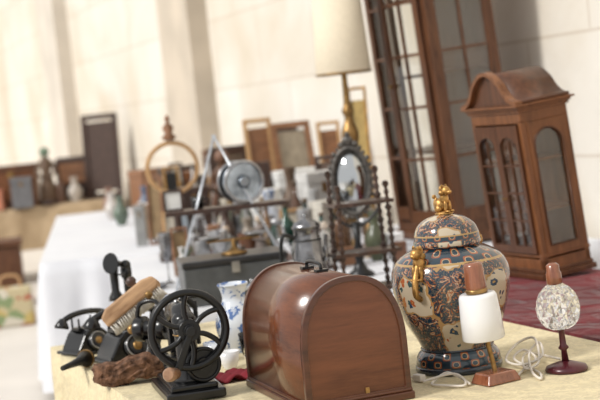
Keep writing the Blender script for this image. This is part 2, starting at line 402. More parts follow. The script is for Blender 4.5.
# ---------------------------------------------------------------- pressed glass lamp
t=thing('table_lamp','small lamp with faceted clear glass globe and maroon foot','lamp',(.598,3.385,T+.001),0)
G().lathe([(.050,0),(.052,.004),(.048,.012),(.030,.018),(.012,.024)],32).build('base',M_maroon,t)
Mg=Matrix.Rotation(math.radians(-2.5),4,'Y')
G().lathe([(.009,.02),(.007,.05),(.013,.056),(.008,.064),(.007,.098),(.018,.106)],16,Mg).build('stem',M_maroon,t)
g=G(); n_=12; rings=[(.018,.102),(.034,.110),(.044,.124),(.049,.141),(.050,.158),(.047,.175),(.040,.191),(.030,.203),(.018,.212)]
vs=[];fs=[]; NN=n_*2
for k_,(r,z) in enumerate(rings):
    for i in range(NN):
        a=pi*i/n_; up=(i+k_)%2; q=r*(1.07 if up else .90); vs.append((q*math.cos(a),q*math.sin(a),z))
for k_ in range(len(rings)-1):
    for i in range(NN):
        j=(i+1)%NN; a_,b_,c_,d_=k_*NN+i,k_*NN+j,(k_+1)*NN+j,(k_+1)*NN+i
        if (i+k_)%2: fs+=[(a_,b_,c_),(a_,c_,d_)]
        else: fs+=[(a_,b_,d_),(b_,c_,d_)]
fs+=[tuple(range(NN))[::-1],tuple(range((len(rings)-1)*NN,len(rings)*NN))]
g.add(vs,fs,False,Mg); g.build('glass_globe',M_facet,t)
G().lathe([(.014,.211),(.019,.215),(.019,.238),(.016,.244),(.016,.258),(.008,.264)],20,Mg).build('top_cap',M_copper,t)
# cables
def cable(pts,label,r=.0033):
    c=sum((Vector(p) for p in pts),Vector((0,0,0)))/len(pts); c.z=T+.001
    g=G(); g.tube([q for q in cr([Vector(p)-Vector((c.x,c.y,0)) for p in pts],8)],r,6)
    g.build('power_cable',M_wcable,loc=(c.x,c.y,T+.001),label=label,cat='cable')
cable([(.47,3.345,.005),(.50,3.42,.006),(.54,3.47,.02),(.52,3.52,.035),(.49,3.50,.02),(.52,3.42,.006),(.53,3.36,.004),(.52,3.30,.004),(.51,3.36,.012),(.53,3.50,.03),(.56,3.52,.05),(.55,3.44,.03),(.50,3.45,.012),(.47,3.50,.02),(.51,3.56,.045),(.55,3.53,.06),(.54,3.43,.02),(.50,3.40,.012),(.53,3.55,.02),(.60,3.47,.012)],'coiled cream electric cable between two small lamps')
cable([(.355,3.32,.005),(.34,3.37,.012),(.31,3.40,.022),(.28,3.40,.006),(.27,3.36,.005),(.30,3.33,.005),(.34,3.31,.005),(.345,3.35,.012),(.32,3.39,.02),(.25,3.40,.006)],'cream electric cable lying before the vase')
g=G(); g.box((0,0,.010),(.018,.03,.016)); g.cyl((-.005,.015,.01),(-.005,.03,.01),.002); g.cyl((.005,.015,.01),(.005,.03,.01),.002)
g.build('electric_plug',M_wcable,bevel=.002,loc=(.245,3.435,T+.001),rot=(0,0,.6),label='small cream electric plug beside the vase',cat='plug')
# ---------------------------------------------------------------- hand crank sewing machine
t=thing('sewing_machine','small black cast-iron hand-crank sewing machine with spoked wheel','sewing machine',(-.338,3.61,T+.001),14)
g=G(); g.box((0,.0,.014),(.15,.28,.024)); g.box((0,0,.032),(.12,.24,.016)); g.build('base',M_black,t,bevel=.005)
g=G(); g.lathe([(.042,.036),(.036,.05),(.028,.09),(.028,.15),(.032,.20),(.022,.215)],24,Matrix.Translation((0,-.055,0))); g.tube(cr([(0,-.055,.190),(0,-.01,.212),(0,.05,.208),(0,.10,.195)]),[.028]*8+[.024]*8+[.026]*9); g.build('arm',M_black,t)
g=G(); g.box((0,.115,.155),(.038,.034,.13)); g.cyl((0,.115,.10),(0,.115,.05),.004); g.box((0,.115,.044),(.02,.03,.004)); g.cyl((0,.115,.2),(0,.115,.245),.006); g.build('needle_head',M_black,t,bevel=.004)
g=G(); g.cyl((0,.03,.21),(0,.03,.25),.003); g.lathe([(.013,.228),(.013,.231),(.007,.233),(.007,.246),(.013,.248),(.013,.251)],16,Matrix.Translation((0,.03,0))); g.build('spool_pin',M_steel,t)
g=G(); g.ring((0,-.055,.085),.030,.002,'z',24,6); g.ring((0,-.055,.16),.030,.002,'z',24,6); g.build('gilt_banding',M_brass,t)
wy=-.125; wz=.178
g=G(); g.ring((0,wy,wz),.094,.0090,'y',56,10); g.ring((0,wy+.008,wz),.088,.005,'y',56,6); g.cyl((0,wy-.014,wz),(0,wy+.065,wz),.027,n=24); g.cyl((0,wy-.024,wz),(0,wy-.014,wz),.016,n=16)
for i in range(6):
    a=pi/6+i*pi/3; e=Vector((math.cos(a),0,math.sin(a))); q=Vector((-e.z,0,e.x)); c=Vector((0,wy,wz))
    g.tube(cr([c+e*.018,c+e*.040+q*.007,c+e*.066+q*.006,c+e*.090-q*.002]),.0068)
g.build('hand_wheel',M_blackiron,t)
g=G(); g.cyl((.03,wy+.015,.085),(.03,wy+.040,.085),.042,n=32); g.cyl((.03,wy+.002,.085),(.03,wy+.015,.085),.018,n=16); g.ring((.03,wy+.015,.085),.040,.005,'y',32,6); g.build('small_pulley',M_blackiron,t)
g=G(); g.box((-.020,wy-.024,wz-.045),(.016,.010,.12),(0,.45,0)); g.cyl((0,wy-.034,wz),(0,wy-.020,wz),.013); g.build('crank_arm',M_blackiron,t,bevel=.002)
g=G(); g.cyl((-.046,wy-.028,wz-.098),(-.076,wy-.088,wz-.088),0,n=18,prof=[(.009,0),(.014,.15),(.016,.5),(.018,.85),(.012,1)]); g.build('crank_handle',wood('handle_wood',(.16,.08,.04),(.34,.19,.11),'y'),t)
t=thing('hand_grinder','small black metal hand mechanism with brass knobs','tool',(-.450,3.95,T+.001),-20)
g=G(); g.box((0,0,.010),(.11,.09,.020)); g.lathe([(.036,.020),(.022,.035),(.018,.08),(.026,.10)],20); g.cyl((-.055,0,.125),(.045,0,.125),0,n=24,prof=[(.020,0),(.036,.08),(.036,.35),(.026,.4),(.026,.75),(.034,.8),(.034,1)]); g.tube(cr([(-.045,0,.15),(-.03,0,.195),(.02,0,.20),(.040,0,.155)]),.007); g.build('body',M_black,t,bevel=.003)
G().cyl((.045,0,.125),(.066,0,.125),.015).build('end_cap',M_steel,t); G().ball((-.064,0,.125),.014).build('knob',M_brass,t)
G().lathe([(.005,.20),(.005,.212),(.012,.217),(.012,.226),(.004,.232)],14).build('top_knob',M_brass,t)
t=thing('cast_iron_press','black cast-iron hand press with curved frame','tool',(-.375,4.10,T+.001),30)
g=G(); g.box((0,0,.010),(.11,.09,.020)); g.tube(cr([(-.035,0,.02),(-.042,0,.09),(-.025,0,.155),(.015,0,.175),(.042,0,.15)]),[.015]*8+[.012]*8+[.011]*8+[.010]*9); g.cyl((.042,0,.17),(.042,0,.04),.007); g.build('frame',M_blackiron,t,bevel=.003)
g=G(); g.ring((.042,0,.185),.038,.004,'z',30,8); g.tube([(.005,0,.185),(.080,0,.185)],.003); g.build('top_wheel',M_blackiron,t)
# weathered wood lump, carved and rough
g=G(); n_=60; m_=28; vs=[];fs=[]
for k_ in range(m_+1):
    ph=pi*k_/m_
    for i in range(n_):
        a=2*pi*i/n_; x=math.sin(ph)*math.cos(a); y=math.sin(ph)*math.sin(a); z=-math.cos(ph)
        se=lambda q:math.copysign(abs(q)**.5,q)
        p=Vector((se(x)*.098,se(y)*.046,se(z)*.032))
        nz=abs(mnoise.noise(Vector((p.x*34,p.y*44,p.z*60))))*.016+mnoise.noise(p*130)*.006
        groove=.0035*math.sin(p.x*120+3*math.sin(p.z*90))
        p=p*(1+(nz-.006)*9)+Vector((0,-groove,.036+.008*math.sin(p.x*40)+groove)); p.z=max(p.z,0)
        vs.append(p)
for k_ in range(m_):
    for i in range(n_):
        j=(i+1)%n_; fs.append((k_*n_+i,k_*n_+j,(k_+1)*n_+j,(k_+1)*n_+i))
g.add(vs,fs,False)
g.build('carved_wood_block',M_old,loc=(-.515,3.83,T+.001),rot=(0,0,.12),label='rough weathered brown carved wooden block',cat='wood carving')
# telephones
def telephone(x,y,rz,label,s=1.0):
    t=thing('telephone',label,'telephone',(x,y,T+.001),rz); t.scale=(s,s,s)
    g=G(); g.prism([(-.085,0),(.085,0),(.080,.025),(.050,.075),(.028,.095),(-.028,.095),(-.050,.075),(-.080,.025)],-.07,.06); g.box((0,0,.008),(.19,.17,.012)); g.build('body',M_black,t,bevel=.008)
    Md=Matrix.Translation((0,-.073,.048))@Matrix.Rotation(math.radians(70),4,'X')
    G().lathe([(.038,-.004),(.040,.006),(.032,.010),(.014,.010)],32,Md).build('dial_plate',M_black,t)
    G().lathe([(.014,.010),(.014,.0125),(.001,.0125)],20,Md).build('dial_centre',M_brass,t)
    G().ring((0,0,.011),.033,.0022).xf(Md).build('finger_ring',M_steel,t)
    g=G()
    for x_ in(-.042,.042):
        g.cyl((x_,-.02,.085),(x_,-.02,.135),.004); g.cyl((x_,.03,.085),(x_,.03,.135),.004)
    g.box((0,0,.095),(.10,.05,.010)); g.build('cradle',M_blackiron,t)
    g=G(); g.tube(cr([(-.10,0,.135),(-.06,0,.150),(0,0,.156),(.06,0,.150),(.10,0,.135)]),.011,12)
    for q in(-1,1): g.cyl((q*.098,0,.145),(q*.108,0,.108),0,n=20,prof=[(.010,0),(.018,.3),(.028,.8),(.026,1)])
    g.build('handset',M_black,t)
telephone(-.560,4.22,28,'vintage black telephone with handset resting in its cradle')
telephone(-.715,4.45,40,'older black telephone near the edge of the yellow cloth',.82)
t=thing('ear_trumpet','brass and black hearing horn lying on the cloth','horn',(-.700,4.10,T+.001),70)
g=G(); g.cyl((-.08,0,.026),(.06,0,.026),0,n=24,prof=[(.007,0),(.009,.3),(.013,.7),(.026,1)]); g.build('horn',M_blackiron,t)
G().cyl((.058,0,.026),(.066,0,.026),.027,n=24).build('bell_rim',M_brass,t)
t=thing('candlestick_telephone','black candlestick telephone with hanging receiver','telephone',(-.590,4.61,T+.001),-35)
G().lathe([(.062,0),(.064,.01),(.055,.022),(.02,.03)],32).build('base',M_black,t)
G().lathe([(.018,.028),(.012,.05),(.012,.20),(.018,.21),(.018,.235),(.008,.25)],20).build('stem',M_black,t)
g=G(); g.ball((0,0,.245),.018); g.cyl((0,-.01,.25),(.0,-.070,.262),0,n=24,prof=[(.008,0),(.010,.4),(.020,.75),(.034,1)]); g.build('mouthpiece',M_black,t)
g=G(); g.cyl((-.01,0,.215),(-.050,0,.215),.003); g.cyl((-.055,0,.13),(-.055,0,.245),0,n=18,prof=[(.026,0),(.024,.10),(.013,.26),(.014,.75),(.018,1)]); g.build('receiver',M_black,t)
# wooden brush
t=thing('wooden_brush','worn pale brown wooden brush with white bristles resting over the telephone','brush',(-.515,4.06,T+.195),0,rot=(math.radians(-12),math.radians(-33),math.radians(8)))
bp=[(-.095,-.020),(.090,-.020),(.098,-.006),(.092,.016),(.060,.026),(-.070,.026),(-.095,.012)]
G().prism(bp,-.043,.043).build('handle_block',M_pale,t,bevel=.006)
g=G()
for i in range(26):
    for j in range(10):
        x=-.086+i*.0069; y=-.036+j*.0078; g.cyl((x,y,-.019),(x+random.uniform(-.006,.006),y+random.uniform(-.006,.006),-.050),.0017,n=4)
b_=g.build('bristles',pm('bristle_white',(.74,.70,.62),.8),t); b_['kind']='stuff'
g=G(); g.lathe([(.012,.024),(.009,.032),(.016,.040),(.015,.052),(.004,.058)],16,Matrix.Translation((.035,0,0))); g.build('knob',M_dkwood,t)
# blue white jug
t=thing('porcelain_jug','blue and white porcelain jug standing beside the wooden cover','jug',(-.225,4.16,T+.001),30)
G().lathe([(p.x,p.z) for p in cr([(.04,0,0),(.042,0,.008),(.058,0,.05),(.062,0,.09),(.045,0,.135),(.034,0,.16),(.040,0,.19),(.046,0,.20),(.043,0,.20),(.030,0,.16)],5)],36).build('body',M_bluew,t)
g=G(); g.tube(cr([(.038,0,.18),(.075,0,.185),(.085,0,.14),(.07,0,.09),(.058,0,.07)]),.006); g.build('handle',M_bluew,t)
def cup(x,y,r,h,mat,name,label,handle=True):
    t=thing(name,label,'cup',(x,y,T+.001),random.uniform(0,90))
    G().lathe([(r*.5,0),(r*.55,.003),(r*.8,h*.35),(r,h),(r*.94,h),(r*.72,h*.35),(r*.3,h*.1),(.0005,h*.1)],28).build('bowl',mat,t)
    if handle: g=G(); g.tube(cr([(r*.9,0,h*.85),(r*1.45,0,h*.75),(r*1.35,0,h*.4),(r*.8,0,h*.35)]),.003); g.build('handle',mat,t)
cup(-.240,3.88,.030,.05,M_opal,'teacup','white porcelain teacup beside the sewing machine')
cup(-.185,3.98,.030,.08,M_crystal,'drinking_glass','small clear glass tumbler beside the teacup',False)
cup(-.285,4.00,.034,.06,M_bluew,'teacup','blue and white teacup near the jug')
# red cloth
g=G(); N=18; vs=[];fs=[]
for i in range(N):
    for j in range(N):
        u=i/(N-1)-.5;w=j/(N-1)-.5
        vs.append((u*.13,w*.10,.010+.008*math.sin(u*14+w*6)+.004*math.sin(w*25)-.004*(abs(u)+abs(w))))
for i in range(N-1):
    for j in range(N-1): fs.append((i*N+j,(i+1)*N+j,(i+1)*N+j+1,i*N+j+1))
g.add(vs,fs,True); o=g.build('folded_cloth',M_redcloth,loc=(-.212,3.73,T+.002),rot=(0,0,.3),label='small crumpled red cloth beside the sewing machine',cat='cloth')
sm=o.modifiers.new('s','SOLIDIFY'); sm.thickness=.003
# ---------------------------------------------------------------- small glazed cabinet with bonnet top
def cabinet_small():
    t=thing('display_cabinet','brown wooden curio cabinet with curved bonnet top and glazed doors','cabinet',(.838,4.97,T+.003),rot=(0,math.radians(-4.8),math.radians(23)))
    D,F,Hh=.198,.335,.60
    g=G(); g.box((D/2,F/2,.035),(D,F,.07)); g.box((D/2,F/2,Hh-.02),(D,F,.04)); g.box((D-.006,F/2,Hh/2),(.012,F,Hh-.1))
    g.box((D/2,F/2,.082),(D+.006,F+.006,.010))
    for x in(.011,D-.011):
        for y in(.011,F-.011): g.box((x,y,Hh/2),(.022,.022,Hh-.06))
    g.build('body',M_cab,t,bevel=.002)
    for z in(.24,.42):
        G().box((D/2,F/2,z),(D-.03,F-.03,.008)).build('shelf',M_cab,t)
    g=G(); g.box((D/2-.005,F/2,.010),(D+.030,F+.030,.020)); g.box((D/2-.003,F/2,.027),(D+.014,F+.014,.014)); g.build('plinth',M_cabdk,t,bevel=.003)
    g=G(); g.box((D/2,F/2,Hh+.004),(D+.016,F+.016,.010)); g.box((D/2,F/2,Hh+.014),(D+.030,F+.030,.009)); g.box((D/2,F/2,Hh+.023),(D+.050,F+.050,.008)); g.build('cornice',M_cab,t,bevel=.002)
    def arched(x0,x1,z0,z1,rad,px0,px1,pz0,pz1,y0,y1):
        g=G(); K=16; inner=[(x0,z0)]+[((x0+x1)/2-(x1-x0)/2*math.cos(pi*i/K),z1+rad*math.sin(pi*i/K)) for i in range(K+1)]+[(x1,z0)]
        outer=[(px0,pz0)]
        for i in range(K+1):
            f=i/K; outer.append((px0+(px1-px0)*f,pz1))
        outer.append((px1,pz0)); n=len(inner)
        vs=[(x,y0,z) for x,z in outer]+[(x,y0,z) for x,z in inner]+[(x,y1,z) for x,z in outer]+[(x,y1,z) for x,z in inner]; fs=[]
        for i in range(n):
            j=(i+1)%n; fs+=[(i,j,n+j,n+i),(2*n+i,2*n+j,3*n+j,3*n+i),(i,j,2*n+j,2*n+i),(n+i,n+j,3*n+j,3*n+i)]
        g.add(vs,fs); return g
    za=.475; ra=.055
    arched(.040,D-.040,.115,za,ra,.022,D-.022,.087,Hh-.04,-.003,.012).build('side_panel',M_cab,t,bevel=.002)
    g=G(); g.tube([(.040,-.003,.115)]+[(D/2-(D/2-.040)*math.cos(pi*i/16),-.003,za+ra*math.sin(pi*i/16)) for i in range(17)]+[(D-.040,-.003,.115)],.004,6,True); g.build('side_beading',M_cabdk,t)
    G().box((D/2,.007,.32),(D-.07,.003,.45)).build('side_glass',M_thin,t)
    arched(.040,D-.040,.115,za,ra,.022,D-.022,.087,Hh-.04,F-.012,F+.003).build('side_panel',M_cab,t,bevel=.002)
    # pair of doors whose glazed openings arch at the top (faces -x)
    Mq=Matrix(((0,1,0,0),(1,0,0,0),(0,0,1,0),(0,0,0,1)))
    for k_ in (0,1):
        y0=.022+k_*(F-.044)/2; y1=y0+(F-.044)/2-.002; zc=(.105+Hh-.065)/2; zh=Hh-.17
        g=arched(y0+.018,y1-.018,.118,.475,.040,y0,y1,.092,Hh-.045,-.010,.002).xf(Mq)
        g.box((-.005,(y0+y1)/2,.30),(.007,.006,.40)) 
        for z in(.21,.31,.41): g.box((-.005,(y0+y1)/2,z),(.007,y1-y0-.03,.006))
        d=g.build('door',M_cabdk,t)
        G().box((-.002,(y0+y1)/2,zc),(.002,y1-y0-.03,zh)).build('door_glass',M_thin,d)
        g=G(); yy=y1-.009 if k_==0 else y0+.009; g.ball((-.016,yy,.29),.005); g.build('door_knob',M_brass,d)
    # bonnet: flat shoulders sweeping up (ogee) to a raised arch in the middle
    K=40
    def bon(hb,ex=0):
        poly=[(-.018-ex,0),(-.018-ex,.010)]
        for i in range(K+1):
            f=i/K; yv=-.016-ex+(F+.032+2*ex)*f; c=abs(f-.5)*2
            if c<.50: h=.030+hb*math.cos(c/.50*1.05)
            else:
                h0=.030+hb*math.cos(1.05); q=(c-.50)/.50; h=.012+(h0-.012)*(1-q)**2.2
            poly.append((yv,h))
        return poly+[(F+.018+ex,.010),(F+.018+ex,0)]
    poly=bon(.085)
    Mb=Matrix.Translation((0,0,Hh+.0275))@Mq
    g=G(); g.prism(poly,-.002,D+.008,True,Mb); g.build('bonnet',M_cabdk,t)
    p2=bon(.096,.004); n2=len(p2); pi2=[(F/2+(x-F/2)*.95,max(0,z-.013)) for x,z in p2]
    g=G(); vs=[(x,-.022,z) for x,z in p2]+[(x,-.022,z) for x,z in pi2]+[(x,.006,z) for x,z in p2]+[(x,.006,z) for x,z in pi2]; fs=[]
    for i in range(n2-1):
        j=i+1; fs+=[(i,j,n2+j,n2+i),(2*n2+i,2*n2+j,3*n2+j,3*n2+i),(i,j,2*n2+j,2*n2+i),(n2+i,n2+j,3*n2+j,3*n2+i)]
    g.add(vs,fs,False,Mb); g.build('pediment_moulding',M_cab,t)
    return t
cabinet_small()
# ---------------------------------------------------------------- tall glazed cabinet
def tallcab():
    t=thing('tall_display_cabinet','tall brown wooden cabinet with multi-pane glazed doors','cabinet',(.705,6.38,T+.004),rot=(0,math.radians(-3.4),math.radians(20)))
    D,F,Hh=.33,.66,1.55
    g=G(); g.box((D/2,F/2,.05),(D,F,.10)); g.box((D/2,F/2,Hh-.03),(D,F,.06)); g.box((D-.008,F/2,Hh/2),(.014,F,Hh-.1))
    for x in(.022,D-.022):
        for y in(.022,F-.022): g.box((x,y,Hh/2),(.05,.05,Hh-.08))
    g.build('body',M_tall,t,bevel=.003)
    g=G(); g.box((D/2,F/2,.02),(D+.03,F+.03,.04)); g.build('plinth',M_tall,t,bevel=.006)
    g=G(); g.box((D/2,F/2,Hh+.01),(D+.05,F+.05,.03)); g.box((D/2,F/2,Hh+.035),(D+.09,F+.09,.025)); g.build('cornice',M_tall,t,bevel=.006)
    for z in(.42,.78,1.14): G().box((D/2,F/2,z),(D-.05,F-.05,.012)).build('shelf',M_tall,t)
    for k_ in(0,1):
        w_=(F-.088)/2
        y0=.044+k_*w_; y1=y0+w_-.003; c=(y0+y1)/2
        Mr=Matrix.Identity(4)
        if k_==0: Mr=Matrix.Translation((-.012,y0,0))@Matrix.Rotation(math.radians(14),4,'Z')@Matrix.Translation((.012,-y0,0))
        g=G(); g.box((-.012,c,.13),(.022,w_-.003,.06)); g.box((-.012,c,Hh-.10),(.022,w_-.003,.07))
        g.box((-.012,y0+.018,.79),(.022,.036,1.26)); g.box((-.012,y1-.018,.79),(.022,.036,1.26)); g.box((-.012,c,.79),(.014,.014,1.26))
        for z in(.40,.64,.88,1.12): g.box((-.012,c,z),(.014,w_-.06,.014))
        d=g.xf(Mr).build('door',M_tall,t,bevel=.002)
        G().box((-.009,c,.79),(.002,w_-.06,1.27)).xf(Mr).build('door_glass',M_thin,d)
        G().ball((-.03,(y1-.016) if k_==0 else y0+.016,.75),.01).xf(Mr).build('door_knob',M_brass,d)
    g=G(); c=D/2; g.box((c,.004,.13),(D-.088,.018,.06)); g.box((c,.004,Hh-.10),(D-.088,.018,.07)); g.box((c,.004,.79),(.012,.012,1.26))
    for z in(.40,.64,.88,1.12): g.box((c,.004,z),(D-.088,.012,.012))
    g.build('side_panel',M_tall,t,bevel=.002); G().box((c,.008,.79),(D-.09,.002,1.27)).build('side_glass',M_thin,t)
    return t
tallcab()
# ---------------------------------------------------------------- cream lamp
t=thing('table_lamp','tall ornate gilt lamp with large cream fabric shade','lamp',(.262,6.55,T+.001))
G().lathe([(p.x,p.z) for p in cr([(.10,0,0),(.10,0,.02),(.06,0,.04),(.03,0,.08),(.035,0,.12),(.055,0,.16),(.045,0,.21),(.018,0,.26),(.024,0,.30),(.038,0,.36),(.030,0,.42),(.016,0,.46),(.032,0,.50),(.040,0,.56),(.018,0,.62),(.028,0,.66),(.016,0,.70),(.012,0,.90)],4)],24).build('stem',M_brass,t)
for i in range(6):
    a=i*pi/3; g=G(); g.tube(cr([(.03*math.cos(a),.03*math.sin(a),.32),(.05*math.cos(a),.05*math.sin(a),.37),(.03*math.cos(a+.3),.03*math.sin(a+.3),.44)]),.007,6); g.build('acanthus_leaf',M_brass,t)
G().lathe([(.126,.83),(.128,.833),(.108,1.25),(.106,1.25),(.124,.832)],40).build('lamp_shade',M_cream,t)
g=G(); g.ring((0,0,.832),.127,.005); g.build('shade_trim',M_brass,t)
# ---------------------------------------------------------------- spindle shelf
t=thing('spindle_shelf','small dark wooden tiered shelf with turned spindle posts','shelf',(.200,4.86,T+.001),14)
bob=[(.010,0)]
for i in range(16):
    z=(i+.5)/16; bob+=[(.0055,(i+.08)/16),(.010 if i%3 else .013,z),(.0055,(i+.92)/16)]
bob+=[(.012,.985),(.004,1)]
for z,w_ in((.05,.24),(.175,.235),(.345,.21)):
    g=G(); pl=[]
    for i in range(25):
        f=i/24; pl.append((-w_/2+w_*f,-.06-.018*math.sin(f*pi)**.6-.006*math.cos(f*6*pi)))
    pl+=[(w_/2,.065),(-w_/2,.065)]
    n=len(pl); vs=[(x,y,z) for x,y in pl]+[(x,y,z+.012) for x,y in pl]
    g.add(vs,[list(range(n))[::-1],list(range(n,2*n))]+[(i,(i+1)%n,n+(i+1)%n,n+i) for i in range(n)]); g.build('shelf_board',M_dkwood,t)
for x in(-.095,.095):
    for y in(-.05,.055):
        h=.42 if y<0 else .47
        G().cyl((x,y,0),(x*.9,y,h),0,n=10,prof=bob).build('spindle_post',M_dkwood,t)
# ---------------------------------------------------------------- oval mirror
t=thing('oval_mirror','ornate dark pewter oval mirror on a carved stand','mirror',(.212,5.64,T+.001),-4)
g=G(); g.ring((0,0,.385),1,.010,'y',48,8,.074,.132); 
for i in range(30):
    a=2*pi*i/30; g.ball((.087*math.cos(a),0,.385+.148*math.sin(a)),.011 if i%2 else .008,(1,.6,1),8)
for q in((0,.545,.022),(-.026,.53,.014),(.026,.53,.014),(0,.570,.011)): g.ball((q[0],0,q[1]),q[2],(1,.6,1),10)
g.build('frame',pm('dark_pewter',(.13,.12,.11),.4,.7,.5,60,.4),t)
g=G(); g.lathe([(.001,-.003),(1,-.003),(1,.003),(.001,.003)],40,Matrix.Translation((0,0,.385))@Matrix.Diagonal((.070,1,.128,1))@Matrix.Rotation(pi/2,4,'X')); g.build('mirror_glass',M_mirror,t)
g=G(); g.lathe([(.055,0),(.055,.012),(.03,.03),(.016,.06),(.022,.10),(.012,.14),(.018,.22)],20); g.tube(cr([(-.078,0,.33),(-.10,0,.28),(-.05,0,.22),(0,0,.20),(.05,0,.22),(.10,0,.28),(.078,0,.33)]),.006); g.build('stand',M_blackiron,t)
# ---------------------------------------------------------------- silver pot
t=thing('coffee_pot','silver-grey metal coffee pot with spout and lid','pot',(.010,4.78,T+.001),195)
G().lathe([(p.x,p.z) for p in cr([(.048,0,0),(.053,0,.01),(.060,0,.07),(.059,0,.14),(.052,0,.20),(.044,0,.26),(.046,0,.29)],4)],32).build('body',M_pewter,t)
G().lathe([(.049,.289),(.050,.296),(.036,.312),(.010,.32),(.008,.326),(.012,.334),(.003,.340)],28).build('lid',M_pewter,t)
g=G(); g.ring((0,0,.10),.0605,.003); g.ring((0,0,.25),.046,.003); g.build('bands',M_blackiron,t)
g=G(); g.tube(cr([(.044,0,.26),(.085,0,.27),(.095,0,.18),(.07,0,.10),(.056,0,.08)]),.007); g.build('handle',M_blackiron,t)
g=G(); g.tube(cr([(-.050,0,.14),(-.060,0,.18),(-.062,0,.22),(-.068,0,.26)]),[.014]*8+[.010]*8+[.007]*9); g.build('spout',M_pewter,t)
# ---------------------------------------------------------------- dark case + kitchen scale
t=thing('metal_case','flat dark grey lidded metal case with a latch','case',(-.285,5.37,T+.001),10)
G().box((0,0,.072),(.39,.24,.144)).build('body',col((.085,.09,.095),.4),t,bevel=.006)
G().box((0,0,.157),(.40,.25,.026)).build('lid',col((.022,.022,.025),.3),t,bevel=.006)
g=G(); g.box((0,-.127,.134),(.03,.006,.04)); g.tube(cr([(-.05,-.125,.08),(-.045,-.14,.065),(.045,-.14,.065),(.05,-.125,.08)]),.004); g.build('latch',M_steel,t)
t=thing('weighing_scale','small brass and steel weighing scale on the dark case','scale',(-.27,5.37,T+.1715),10)
g=G(); g.lathe([(.05,0),(.05,.008),(.02,.015),(.008,.03),(.008,.055)],20); g.box((0,0,.055),(.20,.012,.008)); g.build('beam',M_brass,t)
for x in(-.085,.085): G().lathe([(.008,.058),(.03,.062),(.046,.074),(.044,.075),(.028,.066),(.001,.062)],24,Matrix.Translation((x,0,0))).build('pan',M_steel,t)
# ---------------------------------------------------------------- A-frame stand with shelf
t=thing('metal_frame_stand','triangular steel frame stand carrying a dark wooden shelf','stand',(-.325,5.82,T+.001),4)
g=G()
for y in(-.08,.08): g.tube([(-.22,y,.004),(0,y*.2,.615)],.0050); g.tube([(.27,y,.004),(0,y*.2,.615)],.0050)
g.cyl((0,-.022,.615),(0,.022,.615),.009); g.cyl((-.22,-.08,.008),(-.22,.08,.008),.004); g.cyl((.27,-.08,.008),(.27,.08,.008),.004)
g.build('frame',pm('bright_steel',(.55,.58,.62),.3,.6,.15,20,0),t)
G().box((.02,0,.318),(.50,.13,.018)).build('shelf_board',M_dkwood,t,bevel=.003)
t=thing('metal_drum','shiny chrome drum with glass face lying on the shelf','drum',(-.235,5.82,T+.001+.328),24)
g=G(); g.ring((0,-.04,.092),.082,.007,'y',40,8); g.ring((0,.045,.092),.080,.007,'y',40,8); g.box((0,0,.006),(.07,.05,.012)); g.build('rim',M_steel,t)
g=G(); g.cyl((0,.045,.092),(0,-.035,.092),.076,n=36); g.build('body',pm('polished_steel',(.36,.42,.50),.15,.95,.7,14,.25),t)
g=G(); g.cyl((0,-.034,.092),(0,-.05,.092),.030,.018,n=20); g.build('hub',col((.25,.28,.32),.2,.8),t)
t=thing('small_picture','small white card in dark frame at the shelf end','picture',(-.52,5.82,T+.001+.328),8)
G().frame(-.04,.04,0,.085,0,.008,.012).build('frame',M_dkwood,t); G().box((0,.002,.042),(.066,.004,.07)).build('card',M_white,t)
t=thing('dark_cup','small dark cup on the shelf','cup',(-.42,5.82,T+.001+.328))
G().lathe([(.022,0),(.026,.05),(.024,.05),(.020,.004)],20).build('bowl',M_black,t)
G().ring((.032,0,.027),.012,.003,'y',16,6).build('handle',M_black,t)
# ---------------------------------------------------------------- round open ring stand
t=thing('ring_stand','open round wooden ring on a turned stand with finial','stand',(-.62,7.1,T+.001),10)
g=G(); g.box((0,0,.02),(.22,.12,.04)); g.box((0,0,.05),(.16,.09,.02)); g.lathe([(.04,.06),(.025,.09),(.02,.2),(.04,.3),(.03,.33)],20); g.build('stand',M_dkwood,t,bevel=.004)
g=G(); g.ring((0,0,.462),.128,.009,'y',48,10); g.ring((0,-.02,.462),.118,.004,'y',48,8); g.build('rim',M_tan,t)
g=G(); g.lathe([(.02,.60),(.04,.615),(.018,.635),(.03,.665),(.008,.69),(.014,.71),(.003,.73)],18); g.build('finial',M_mid,t)
# ---------------------------------------------------------------- background clutter
placed=[]
def bottle(x,y,h,r,c,z=T,lab='glass bottle among bric-a-brac'):
    placed.append((x,y,r))
    t=thing('bottle',lab,'bottle',(x,y,z+.001))
    G().lathe([(r*.9,0),(r,.01),(r,h*.55),(r*.75,h*.66),(r*.3,h*.76),(r*.28,h*.93)],20).build('body',col(c,.15),t)
    G().lathe([(r*.34,h*.93),(r*.34,h),(r*.2,h)],14).build('stopper',col((.12,.08,.05)),t)
def box_(x,y,w_,d_,h,rz,mat,name,label,cat,z=T,lidmat=None):
    placed.append((x,y,max(w_,d_)*.55))
    t=thing(name,label,cat,(x,y,z+.001),rz)
    G().box((0,0,h*.42),(w_,d_,h*.84)).build('body',mat,t,bevel=.004)
    G().box((0,0,h*.92),(w_*1.04,d_*1.04,h*.16)).build('lid',lidmat or mat,t,bevel=.004)
    G().box((0,-d_*.52-.002,h*.78),(w_*.12,.006,h*.14)).build('latch',M_brass,t)
    return t
def pic(x,y,w_,h,rz,tilt,fm,im,label,z=T):
    placed.append((x,y,w_*.42))
    t=thing('picture_frame',label,'picture frame',(x,y,z+.001),rot=(math.radians(-tilt),0,math.radians(rz)))
    G().frame(-w_/2,w_/2,0,h,0,min(w_,h)*.14,.022).build('frame',fm,t,bevel=.003)
    G().box((0,.006,h/2),(w_*.76,.004,h*.82)).build('picture',im,t)
